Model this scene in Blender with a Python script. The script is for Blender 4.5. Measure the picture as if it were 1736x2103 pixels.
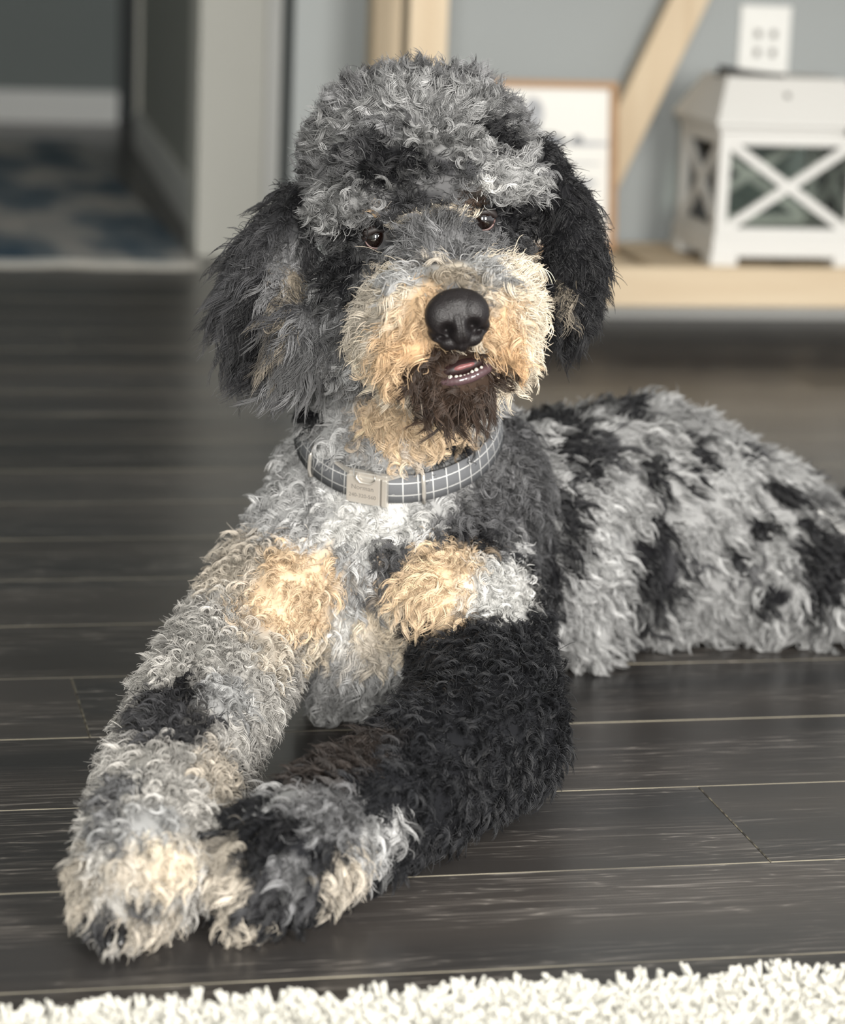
import bpy, bmesh, math, random
import numpy as np
from mathutils import Vector, Matrix
from mathutils.bvhtree import BVHTree

sc = bpy.context.scene
for o in list(bpy.data.objects):
    bpy.data.objects.remove(o)
COL = sc.collection
rng = np.random.default_rng(7)
random.seed(7)

# ------------------------------------------------------------------ camera (solved from the floor seams and the verticals)
F, CX, CY = 5495.0, 868.0, 1051.5
YAW, PITCH, ROLL, HCAM = 0.2253, 0.2246, 0.0398, 0.7515
FW = np.array([math.sin(YAW) * math.cos(PITCH), math.cos(YAW) * math.cos(PITCH), -math.sin(PITCH)])
_r = np.array([math.cos(YAW), -math.sin(YAW), 0.0])
_u = np.cross(_r, FW)
RT = _r * math.cos(ROLL) + _u * math.sin(ROLL)
UP = -_r * math.sin(ROLL) + _u * math.cos(ROLL)
CAM = np.array([0.0, 0.0, HCAM])
cam = bpy.data.cameras.new('camera')
cam.sensor_fit = 'HORIZONTAL'
cam.sensor_width = 36.0
cam.lens = F / 1736.0 * 36.0
cam.clip_start = 0.05
cam.dof.use_dof = True
cam.dof.focus_distance = 2.24
cam.dof.aperture_fstop = 5.8
camo = bpy.data.objects.new('camera', cam)
COL.objects.link(camo)
M = Matrix.Identity(4)
for i in range(3):
    M[i][0], M[i][1], M[i][2], M[i][3] = RT[i], UP[i], -FW[i], CAM[i]
camo.matrix_world = M
sc.camera = camo

# ------------------------------------------------------------------ light
w = bpy.data.worlds.new('world')
w.use_nodes = True
w.node_tree.nodes['Background'].inputs[0].default_value = (0.93, 0.97, 1.0, 1)
w.node_tree.nodes['Background'].inputs[1].default_value = 0.55
sc.world = w


def area(name, loc, target, sx, sy, power, col):
    l = bpy.data.lights.new(name, 'AREA')
    l.shape = 'RECTANGLE'
    l.size, l.size_y, l.energy, l.color = sx, sy, power, col
    o = bpy.data.objects.new(name, l)
    COL.objects.link(o)
    o.location = loc
    o.rotation_euler = (Vector(target) - Vector(loc)).to_track_quat('-Z', 'Y').to_euler()
    return o


# two tall windows of the room, behind and to the right of the photographer
area('window_daylight', (-0.70, -2.4, 1.45), (0.55, 2.2, 0.5), 0.85, 1.5, 130, (1, 0.97, 0.92))
area('window_daylight', (1.75, -2.2, 1.45), (0.7, 2.2, 0.5), 0.85, 1.5, 140, (1, 0.96, 0.9))
sc.view_settings.view_transform = 'Standard'
sc.view_settings.look = 'None'
sc.view_settings.exposure = 0.9
sc.view_settings.gamma = 1.0
sc.view_settings.use_curve_mapping = False
try:
    sc.cycles_curves.shape = 'RIBBONS'
    sc.cycles.use_denoising = True
    sc.cycles.use_adaptive_sampling = True
    sc.cycles.adaptive_threshold = 0.04
    sc.cycles.max_bounces = 8
    sc.cycles.diffuse_bounces = 3
    sc.cycles.glossy_bounces = 3
    sc.cycles.transparent_max_bounces = 8
    sc.cycles.caustics_reflective = False
    sc.cycles.caustics_refractive = False
except Exception:
    pass


# ------------------------------------------------------------------ photo pixel -> place
def ray(u, v):
    return FW + RT * ((u - CX) / F) - UP * ((v - CY) / F)


def at(u, v, D):                      # point at depth D along the view
    return CAM + ray(u, v) * D


def atz(u, v, z=0.0):                 # point at height z above the floor
    d = ray(u, v)
    return CAM + d * ((HCAM - z) / -d[2])


def aty(u, v, y):                     # point on the plane Y = y
    d = ray(u, v)
    return CAM + d * (y / d[1])


# ------------------------------------------------------------------ materials
def mat(name, col=(0.5, 0.5, 0.5), rough=0.6, metal=0.0, spec=0.5, **kw):
    m = bpy.data.materials.new(name)
    m.use_nodes = True
    b = m.node_tree.nodes['Principled BSDF']
    b.inputs['Base Color'].default_value = (*col, 1)
    b.inputs['Roughness'].default_value = rough
    b.inputs['Metallic'].default_value = metal
    b.inputs['Specular IOR Level'].default_value = spec
    for k, v in kw.items():
        b.inputs[k.replace('_', ' ')].default_value = v
    return m


class NT:
    """tiny node helper"""
    def __init__(s, m):
        s.t = m.node_tree
        s.b = s.t.nodes['Principled BSDF']

    def n(s, typ, **kw):
        nd = s.t.nodes.new(typ)
        for k, v in kw.items():
            setattr(nd, k, v)
        return nd

    def l(s, a, b):
        s.t.links.new(a, b)

    def math(s, op, a, b=None, c=None):
        nd = s.n('ShaderNodeMath', operation=op)
        for i, x in enumerate((a, b, c)):
            if x is None:
                continue
            if hasattr(x, 'links'):
                s.l(x, nd.inputs[i])
            else:
                nd.inputs[i].default_value = x
        return nd.outputs[0]

    def noise(s, vec, scale, detail=3, rough=0.5):
        nd = s.n('ShaderNodeTexNoise')
        nd.inputs['Scale'].default_value = scale
        nd.inputs['Detail'].default_value = detail
        nd.inputs['Roughness'].default_value = rough
        if vec is not None:
            s.l(vec, nd.inputs['Vector'])
        return nd.outputs['Fac']

    def ramp(s, fac, stops):
        nd = s.n('ShaderNodeValToRGB')
        e = nd.color_ramp.elements
        while len(e) < len(stops):
            e.new(0.5)
        for x, (p, c) in zip(e, stops):
            x.position = p
            x.color = (*c, 1) if len(c) == 3 else c
        s.l(fac, nd.inputs[0])
        return nd.outputs[0]

    def mix(s, fac, a, b):
        nd = s.n('ShaderNodeMix', data_type='RGBA')
        for x, i in ((fac, 0), (a, 6), (b, 7)):
            if hasattr(x, 'links'):
                s.l(x, nd.inputs[i])
            else:
                nd.inputs[i].default_value = (*x, 1) if isinstance(x, tuple) else x
        return nd.outputs[2]

    def bump(s, h, dist, strength=0.5):
        nd = s.n('ShaderNodeBump')
        nd.inputs['Strength'].default_value = strength
        nd.inputs['Distance'].default_value = dist
        s.l(h, nd.inputs['Height'])
        s.l(nd.outputs[0], s.b.inputs['Normal'])


def plank_material():
    m = mat('dark_oak', (0.03, 0.03, 0.03), 0.3, spec=0.5)
    t = NT(m)
    tc = t.n('ShaderNodeTexCoord').outputs['Object']
    oi = t.n('ShaderNodeObjectInfo').outputs['Random']
    sep = t.n('ShaderNodeSeparateXYZ')
    t.l(tc, sep.inputs[0])
    x, y = sep.outputs[0], sep.outputs[1]
    off = t.math('MULTIPLY', oi, 37.0)
    # stretched grain space
    cmb = t.n('ShaderNodeCombineXYZ')
    t.l(t.math('ADD', t.math('MULTIPLY', x, 1.6), off), cmb.inputs[0])
    t.l(t.math('MULTIPLY', y, 14.0), cmb.inputs[1])
    t.l(off, cmb.inputs[2])
    g = cmb.outputs[0]
    # cathedral rings: parabolic arches along the board
    wob = t.noise(g, 1.3, 4, 0.65)
    yy = t.math('MULTIPLY', t.math('ADD', y, t.math('MULTIPLY_ADD', oi, 0.08, -0.04)), 15.0)
    arch = t.math('ADD', t.math('MULTIPLY', x, 2.6), t.math('MULTIPLY', t.math('MULTIPLY', yy, yy), 0.55))
    arch = t.math('ADD', arch, t.math('MULTIPLY', wob, 2.2))
    fr = t.math('FRACT', t.math('MULTIPLY', arch, 4.2))
    line = t.math('SMOOTH_MIN', t.math('MULTIPLY', t.math('ABSOLUTE', t.math('SUBTRACT', fr, 0.5)), 2.0), 1.0, 0.01)
    line = t.math('POWER', line, 7.0)
    cm2 = t.n('ShaderNodeCombineXYZ')
    t.l(t.math('ADD', t.math('MULTIPLY', x, 7.0), off), cm2.inputs[0])
    t.l(t.math('MULTIPLY', y, 260.0), cm2.inputs[1])
    pores = t.noise(cm2.outputs[0], 1.0, 3, 0.6)
    mask = t.noise(g, 0.9, 2, 0.5)
    poreline = t.ramp(pores, [(0.46, (0, 0, 0)), (0.62, (1, 1, 1))])
    maskr = t.ramp(mask, [(0.38, (0, 0, 0)), (0.60, (1, 1, 1))])
    lf = t.math('MULTIPLY', line, t.math('MULTIPLY', poreline, maskr))
    streak = t.math('MULTIPLY', t.math('MULTIPLY', poreline, poreline), t.math('MULTIPLY', maskr, 0.22))
    lf = t.math('MINIMUM', t.math('ADD', t.math('MULTIPLY', lf, 0.9), streak), 1.0)
    tone = t.noise(g, 0.7, 3, 0.5)
    base = t.mix(t.ramp(tone, [(0.3, (0, 0, 0)), (0.7, (1, 1, 1))]), (0.030, 0.030, 0.031), (0.060, 0.053, 0.048))
    vary = t.n('ShaderNodeHueSaturation')
    t.l(t.math('MULTIPLY_ADD', oi, 0.5, 0.75), vary.inputs['Value'])
    t.l(base, vary.inputs['Color'])
    c = t.mix(lf, vary.outputs[0], (0.33, 0.30, 0.27))
    # worn pale arrises along the joints
    uvn = t.n('ShaderNodeAttribute', attribute_name='edge')
    wear = t.noise(cm2.outputs[0], 0.35, 3, 0.6)
    ed = t.math('MULTIPLY', uvn.outputs['Fac'], t.ramp(wear, [(0.40, (0.05, 0.05, 0.05)), (0.66, (1, 1, 1))]))
    c = t.mix(ed, c, (0.40, 0.36, 0.27))
    t.l(c, t.b.inputs['Base Color'])
    rough = t.math('MULTIPLY_ADD', tone, 0.12, 0.24)
    t.l(rough, t.b.inputs['Roughness'])
    t.bump(t.math('ADD', t.math('MULTIPLY', pores, 0.5), t.math('MULTIPLY', wob, 0.8)), 0.0004, 0.35)
    return m


def paint_material(name, col, rough=0.75, var=0.04):
    m = mat(name, col, rough, spec=0.3)
    t = NT(m)
    tc = t.n('ShaderNodeTexCoord').outputs['Object']
    f = t.noise(tc, 3.0, 3)
    a = tuple(c * (1 - var) for c in col)
    b = tuple(min(1, c * (1 + var)) for c in col)
    t.l(t.mix(f, a, b), t.b.inputs['Base Color'])
    t.bump(t.noise(tc, 180.0, 2), 0.0004, 0.2)
    return m


def pine_material(name, a, b, axis=0):
    m = mat(name, a, 0.6, spec=0.3)
    t = NT(m)
    tc = t.n('ShaderNodeTexCoord').outputs['Object']
    mp = t.n('ShaderNodeMapping')
    s = [30, 30, 30]
    s[axis] = 2.0
    mp.inputs['Scale'].default_value = s
    t.l(tc, mp.inputs[0])
    f = t.noise(mp.outputs[0], 1.0, 4, 0.6)
    t.l(t.mix(t.ramp(f, [(0.3, (0, 0, 0)), (0.7, (1, 1, 1))]), a, b), t.b.inputs['Base Color'])
    t.bump(f, 0.0006, 0.2)
    return m


MT = {}
MT['plank'] = plank_material()
MT['subfloor'] = paint_material('subfloor', (0.010, 0.010, 0.010), 0.8)
MT['wall'] = paint_material('blue_grey_paint', (0.325, 0.345, 0.345))
MT['wall_far'] = paint_material('green_grey_paint', (0.20, 0.222, 0.214))
MT['hall'] = paint_material('hall_paint', (0.40, 0.41, 0.37))
MT['trim'] = paint_material('white_trim', (0.82, 0.82, 0.79), 0.5)
MT['cream_trim'] = paint_material('cream_trim', (0.80, 0.79, 0.72), 0.55)
MT['ceiling'] = paint_material('ceiling_white', (0.75, 0.75, 0.74))
MT['doorway_shade'] = paint_material('doorway_shade', (0.035, 0.04, 0.04), 0.5)  # near-black colour stands in for the unlit doorway
MT['pine'] = pine_material('light_pine', (0.64, 0.53, 0.38), (0.55, 0.43, 0.29), 0)
MT['pine_v'] = pine_material('light_pine_upright', (0.64, 0.53, 0.38), (0.55, 0.43, 0.29), 2)
MT['frame_wood'] = pine_material('honey_oak', (0.44, 0.28, 0.16), (0.34, 0.20, 0.11), 0)
MT['lantern'] = paint_material('lantern_white', (0.66, 0.65, 0.62), 0.5)
MT['black_metal'] = mat('black_metal', (0.02, 0.02, 0.02), 0.45, 0.6)
MT['plate'] = mat('white_plastic', (0.76, 0.76, 0.73), 0.35)
MT['slot'] = mat('slot_dark', (0.12, 0.11, 0.10), 0.6)
MT['nickel'] = mat('brushed_nickel', (0.72, 0.68, 0.62), 0.32, 0.65)
MT['engrave'] = mat('engraving', (0.20, 0.18, 0.16), 0.6)
MT['ink'] = mat('grey_ink', (0.22, 0.23, 0.25), 0.8)
MT['ink_light'] = mat('pale_grey_ink', (0.42, 0.43, 0.45), 0.8)
MT['paper'] = paint_material('print_paper', (0.80, 0.79, 0.75), 0.7, 0.02)


def glass_material():
    m = mat('thin_glass', (1, 1, 1), 0.05)
    t = NT(m)
    tr = t.n('ShaderNodeBsdfTransparent')
    tr.inputs[0].default_value = (0.82, 0.85, 0.83, 1)
    gl = t.n('ShaderNodeBsdfGlossy')
    gl.inputs['Roughness'].default_value = 0.05
    fr = t.n('ShaderNodeFresnel')
    fr.inputs[0].default_value = 1.4
    mx = t.n('ShaderNodeMixShader')
    t.l(fr.outputs[0], mx.inputs[0])
    t.l(tr.outputs[0], mx.inputs[1])
    t.l(gl.outputs[0], mx.inputs[2])
    t.l(mx.outputs[0], t.t.nodes['Material Output'].inputs[0])
    return m


MT['glass'] = glass_material()


# ------------------------------------------------------------------ object helpers
def empty(name, loc=(0, 0, 0), label=None, cat=None, group=None):
    o = bpy.data.objects.new(name, None)
    COL.objects.link(o)
    o.location = loc
    tag(o, label, cat, group)
    return o


def tag(o, label=None, cat=None, group=None, kind=None):
    if label:
        o['label'] = label
    if cat:
        o['category'] = cat
    if group:
        o['group'] = group
    if kind:
        o['kind'] = kind
    return o


def link(name, me, m=None, parent=None, loc=None):
    o = bpy.data.objects.new(name, me)
    COL.objects.link(o)
    if m is not None:
        me.materials.append(m)
    if parent is not None:
        o.parent = parent
        # parents are never rotated: child coordinates are parent relative
        o.location = Vector(loc if loc is not None else (0, 0, 0))
        if loc is None:
            o.location = -Vector(parent.location) if parent.parent is None else Vector((0, 0, 0))
    elif loc is not None:
        o.location = loc
    return o


def mesh_bm(bm, name='mesh', smooth=False):
    me = bpy.data.meshes.new(name)
    bmesh.ops.recalc_face_normals(bm, faces=bm.faces)
    bm.to_mesh(me)
    bm.free()
    if smooth:
        for p in me.polygons:
            p.use_smooth = True
    return me


def add_box(bm, x0, x1, y0, y1, z0, z1, mtx=None, bevel=0.0):
    r = bmesh.ops.create_cube(bm, size=1.0)
    vs = r['verts']
    for v in vs:
        v.co = Vector(((x0 + x1) / 2 + v.co.x * (x1 - x0), (y0 + y1) / 2 + v.co.y * (y1 - y0), (z0 + z1) / 2 + v.co.z * (z1 - z0)))
    if bevel:
        es = list({e for v in vs for e in v.link_edges})
        rr = bmesh.ops.bevel(bm, geom=es, offset=bevel, segments=1, affect='EDGES')
        vs = list({v for f in rr['faces'] for v in f.verts} | {v for v in vs if v.is_valid})
    if mtx is not None:
        bmesh.ops.transform(bm, matrix=mtx, verts=[v for v in vs if v.is_valid])


def box(name, x0, x1, y0, y1, z0, z1, m, parent=None, bevel=0.0):
    bm = bmesh.new()
    add_box(bm, x0, x1, y0, y1, z0, z1, bevel=bevel)
    return link(name, mesh_bm(bm, name), m, parent)


def prism(name, pts, z0, z1, m, parent=None):
    bm = bmesh.new()
    vs = [bm.verts.new((p[0], p[1], z0)) for p in pts]
    f = bm.faces.new(vs)
    r = bmesh.ops.extrude_face_region(bm, geom=[f])
    for v in r['geom']:
        if isinstance(v, bmesh.types.BMVert):
            v.co.z = z1
    return link(name, mesh_bm(bm, name), m, parent)


def structure(o):
    o['kind'] = 'structure'
    return o


def bar(bm, p0, p1, w, d, nrm=(0, 1, 0)):
    """rectangular bar from p0 to p1: w across, d along nrm"""
    p0, p1, n = Vector(p0), Vector(p1), Vector(nrm).normalized()
    a = (p1 - p0).normalized()
    s = a.cross(n).normalized()
    vs = []
    for p in (p0, p1):
        for i, j in ((-1, -1), (1, -1), (1, 1), (-1, 1)):
            vs.append(bm.verts.new(p + s * (i * w / 2) + n * (j * d / 2)))
    for q in ((0, 1, 2, 3), (7, 6, 5, 4), (0, 4, 5, 1), (1, 5, 6, 2), (2, 6, 7, 3), (3, 7, 4, 0)):
        bm.faces.new([vs[k] for k in q])


def tube_mesh(pts, radii, seg=10, name='tube'):
    pts = [Vector(p) for p in pts]
    bm = bmesh.new()
    rings = []
    for i, p in enumerate(pts):
        a = (pts[min(i + 1, len(pts) - 1)] - pts[max(i - 1, 0)]).normalized()
        ref = Vector((0, 0, 1)) if abs(a.z) < 0.9 else Vector((1, 0, 0))
        s = a.cross(ref).normalized()
        t = s.cross(a).normalized()
        rings.append([bm.verts.new(p + (s * math.cos(k / seg * 6.2832) + t * math.sin(k / seg * 6.2832)) * radii[i]) for k in range(seg)])
    for a, b in zip(rings, rings[1:]):
        for k in range(seg):
            bm.faces.new((a[k], a[(k + 1) % seg], b[(k + 1) % seg], b[k]))
    bm.faces.new(rings[0])
    bm.faces.new(rings[-1])
    return mesh_bm(bm, name, True)


# ================================================================== THE ROOM
PW, Y0 = 0.1905, 2.5156           # plank width and one known joint
XL, XR, YN, YF = -1.6, 4.2, 1.15, 9.3
floor = structure(box('floor', XL, XR, -3.2, YF, -0.06, -0.012, MT['subfloor']))


def plank_mesh(L):
    b = 0.0008
    bm = bmesh.new()
    add_box(bm, -L / 2 + 0.0003, L / 2 - 0.0003, -PW / 2 + 0.0003, PW / 2 - 0.0003, -0.012, 0.0)
    top = [e for e in bm.edges if all(v.co.z > -0.001 for v in e.verts)]
    bmesh.ops.bevel(bm, geom=top, offset=b, segments=1, affect='EDGES')
    me = mesh_bm(bm, 'plank')
    at_ = me.attributes.new('edge', 'FLOAT', 'FACE')
    at_.data.foreach_set('value', [1.0 if 0.05 < abs(p.normal.z) < 0.95 else 0.0 for p in me.polygons])
    me.materials.append(MT['plank'])
    return me


KNOWN = {-1: 0.2318, -3: 0.748}   # butt joints the photograph shows, by row
cache = {}
rows = range(int((-3.2 - Y0) / PW), int((YF - Y0) / PW) + 1)
for k in rows:
    yc = Y0 + (k + 0.5) * PW
    R_ = random.Random(k * 13 + 5)
    lens = [1.2, 1.5, 1.8, 2.1]
    if k in KNOWN:
        joints = [KNOWN[k]]
    else:
        joints = [R_.uniform(-0.6, 0.1) if -8 < k < 3 else R_.uniform(-1.2, 1.2)]
        if -8 < k < 3:
            joints = [R_.choice((-0.35, 1.35)) + R_.uniform(-0.2, 0.2)]
    while joints[-1] < XR:
        joints.append(joints[-1] + R_.choice(lens))
    while joints[0] > XL:
        joints.insert(0, joints[0] - R_.choice(lens))
    for a, b in zip(joints, joints[1:]):
        L = round(b - a, 2)
        if L not in cache:
            cache[L] = plank_mesh(L)
        p = bpy.data.objects.new('plank', cache[L])
        COL.objects.link(p)
        p.parent = floor
        p.location = ((a + b) / 2, yc, 0)

HC = 2.5
# console wall, its return edge and skirting
XW = float(aty(606, 60, 4.8)[0])
structure(box('wall_back', XW, XR, 4.80, 4.94, 0, HC, MT['wall']))
structure(box('baseboard_back', XW, XR, 4.785, 4.80, 0, 0.095, MT['trim'], bevel=0.003))
# end of the hall partition (broad pale upright) and the partition running back
xa, xb = float(aty(410, 150, 5.6)[0]), float(aty(545, 150, 5.6)[0])
structure(box('wall_hall_end', xa, xb, 5.60, 5.74, 0, HC, MT['cream_trim']))
structure(prism('wall_hall', [(0.815, 5.74), (0.935, 8.1), (1.10, 8.1), (0.90, 5.74)], 0, HC, MT['hall']))
structure(prism('baseboard_hall', [(0.797, 5.76), (0.917, 8.09), (0.9345, 8.09), (0.8145, 5.76)], 0, 0.10, MT['trim']))
xc, xd = float(aty(545, 150, 5.62)[0]), float(aty(588, 150, 5.62)[0])
structure(box('trim_1', xc + 0.002, xd, 5.615, 5.66, 0, HC, MT['trim'], bevel=0.004))
structure(box('wall_passage', xd, 2.2, 5.64, 5.72, 0, HC, MT['wall_far']))
structure(box('trim_2', 0.925, 0.96, 8.1, 8.13, 0, HC, MT['cream_trim']))
# far wall of the hall with its skirting, and a panel beside it coloured as the doorway's darkness
structure(box('wall_far', XL, 0.945, 8.80, 8.9, 0, HC, MT['wall_far']))
structure(box('baseboard_far', XL, 0.945, 8.785, 8.80, 0, 0.105, MT['trim'], bevel=0.003))
structure(box('shade_panel_1', 0.95, 1.9, 8.90, 8.95, 0, 2.1, MT['doorway_shade']))
structure(box('wall_left', XL - 0.1, XL, -3.2, YF, 0, HC, MT['wall_far']))  # unseen; put in to keep world light out of the hall
structure(box('ceiling', XL - 0.1, XR, -0.6, YF, HC, HC + 0.08, MT['ceiling']))


# ------------------------------------------------------------------ console table
def console():
    t = empty('console_table', (1.0, 4.6, 0), 'light pine farmhouse console table with slatted bottom shelf and diagonal brace', 'table')
    x0, x1 = float(aty(841, 60, 4.4)[0]), 3.0
    yf, yb = 4.40, 4.765
    zs0, zs1 = 0.080, 0.149
    lw = 0.066
    for xx in (x0, x1 - lw):
        for yy in (yf, yb - lw):
            box('leg', xx, xx + lw, yy, yy + lw, 0, 0.76, MT['pine_v'], t, 0.002)
    box('front_rail', x0 + lw, x1 - lw, yf + 0.004, yf + 0.042, zs0, zs1, MT['pine'], t, 0.002)
    box('back_rail', x0 + lw, x1 - lw, yb - 0.05, yb - 0.012, zs0, zs1, MT['pine'], t, 0.002)
    for xx in (x0, x1 - lw):
        box('side_rail', xx + 0.012, xx + 0.05, yf + lw, yb - lw, zs0, zs1, MT['pine'], t, 0.002)
    x = x0 + lw + 0.005
    while x < x1 - lw - 0.09:
        box('shelf_slat', x, x + 0.098, yf + 0.042, yb - 0.05, zs1 - 0.022, zs1 - 0.001, MT['pine'], t, 0.0015)
        x += 0.132
    box('table_top', x0 - 0.03, x1 + 0.03, yf - 0.03, yb + 0.015, 0.76, 0.80, MT['pine'], t, 0.003)
    bm = bmesh.new()
    bar(bm, (1.340, 4.742, zs1 - 0.01), (1.340 + 0.454 * 0.61, 4.742, 0.76), 0.066, 0.036)
    link('diagonal_brace', mesh_bm(bm), MT['pine_v'], t)
    return t


console()


# ------------------------------------------------------------------ framed print leaning on the shelf
def framed_print():
    bl = aty(1262, 480, 4.60)
    W, Hh, d, fwid = 0.238, 0.300, 0.018, 0.013
    t = empty('framed_print', (1.270, 4.605, 0.150), 'thin oak framed white print leaning on the console shelf', 'picture')
    t.rotation_euler = (math.radians(-7), 0, math.radians(2))
    x0, x1 = -W / 2, W / 2

    def b(name, a0, a1, c0, c1, z0, z1, m, bev=0.001):
        bm = bmesh.new()
        add_box(bm, a0, a1, c0, c1, z0, z1, bevel=bev)
        return link(name, mesh_bm(bm), m, t, (0, 0, 0))
    b('frame_rail', x0, x1, -d, 0, Hh - fwid, Hh, MT['frame_wood'])
    b('frame_rail', x0, x1, -d, 0, 0, fwid, MT['frame_wood'])
    b('frame_stile', x0, x0 + fwid, -d, 0, fwid, Hh - fwid, MT['frame_wood'])
    b('frame_stile', x1 - fwid, x1, -d, 0, fwid, Hh - fwid, MT['frame_wood'])
    p = b('print', x0 + fwid, x1 - fwid, -0.006, -0.002, fwid, Hh - fwid, MT['paper'], 0)
    # soft grey drawing: a jar-like shape, a rule with a knot, faint lines

    def blob(cx, cz, rx, rz, m, rot=0, nm='printed_shape'):
        bm = bmesh.new()
        bmesh.ops.create_circle(bm, cap_ends=True, segments=20, radius=1)
        for v in bm.verts:
            x, y = v.co.x * rx, v.co.y * rz
            v.co = Vector((cx + x * math.cos(rot) - y * math.sin(rot), -0.0068, cz + x * math.sin(rot) + y * math.cos(rot)))
        return link(nm, mesh_bm(bm), m, p, (0, 0, 0))
    blob(-0.035, 0.245, 0.018, 0.026, MT['ink_light'], 0.2)
    blob(-0.032, 0.252, 0.004, 0.005, MT['ink'])
    blob(-0.040, 0.215, 0.020, 0.016, MT['ink_light'])
    blob(0.000, 0.196, 0.026, 0.012, MT['ink'], -0.2)
    blob(0.060, 0.190, 0.052, 0.0045, MT['ink_light'])
    blob(0.047, 0.196, 0.010, 0.009, MT['ink'])
    blob(0.055, 0.155, 0.040, 0.002, MT['ink_light'])
    blob(0.050, 0.120, 0.035, 0.008, MT['ink_light'])


framed_print()


# ------------------------------------------------------------------ wall outlet
def outlet():
    x0, x1, zt, zb = 1.667, 1.766, 0.586, 0.425
    xm = (x0 + x1) / 2
    t = empty('wall_outlet', (xm, 4.80, (zt + zb) / 2), 'white outlet plate on the blue grey wall above the lantern', 'outlet')
    box('cover_plate', x0, x1, 4.794, 4.80, zb, zt, MT['plate'], t, 0.002)
    for zc in (float(aty(1574, 70, 4.79)[2]), float(aty(1574, 108, 4.79)[2])):
        r = box('receptacle', xm - 0.027, xm + 0.027, 4.791, 4.7945, zc - 0.015, zc + 0.015, MT['plate'], t, 0.0015)
        for sx in (-1, 1):
            bm = bmesh.new()
            add_box(bm, xm + sx * 0.0150 - 0.0055, xm + sx * 0.0150 + 0.0055, 4.7900, 4.7912, zc - 0.0065, zc + 0.0065)
            link('slot', mesh_bm(bm), MT['slot'], r, (0, 0, 0))
        r.location = -Vector(t.location)
    for c in t.children:
        for g in c.children:
            g.location = (0, 0, 0)


outlet()


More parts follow.
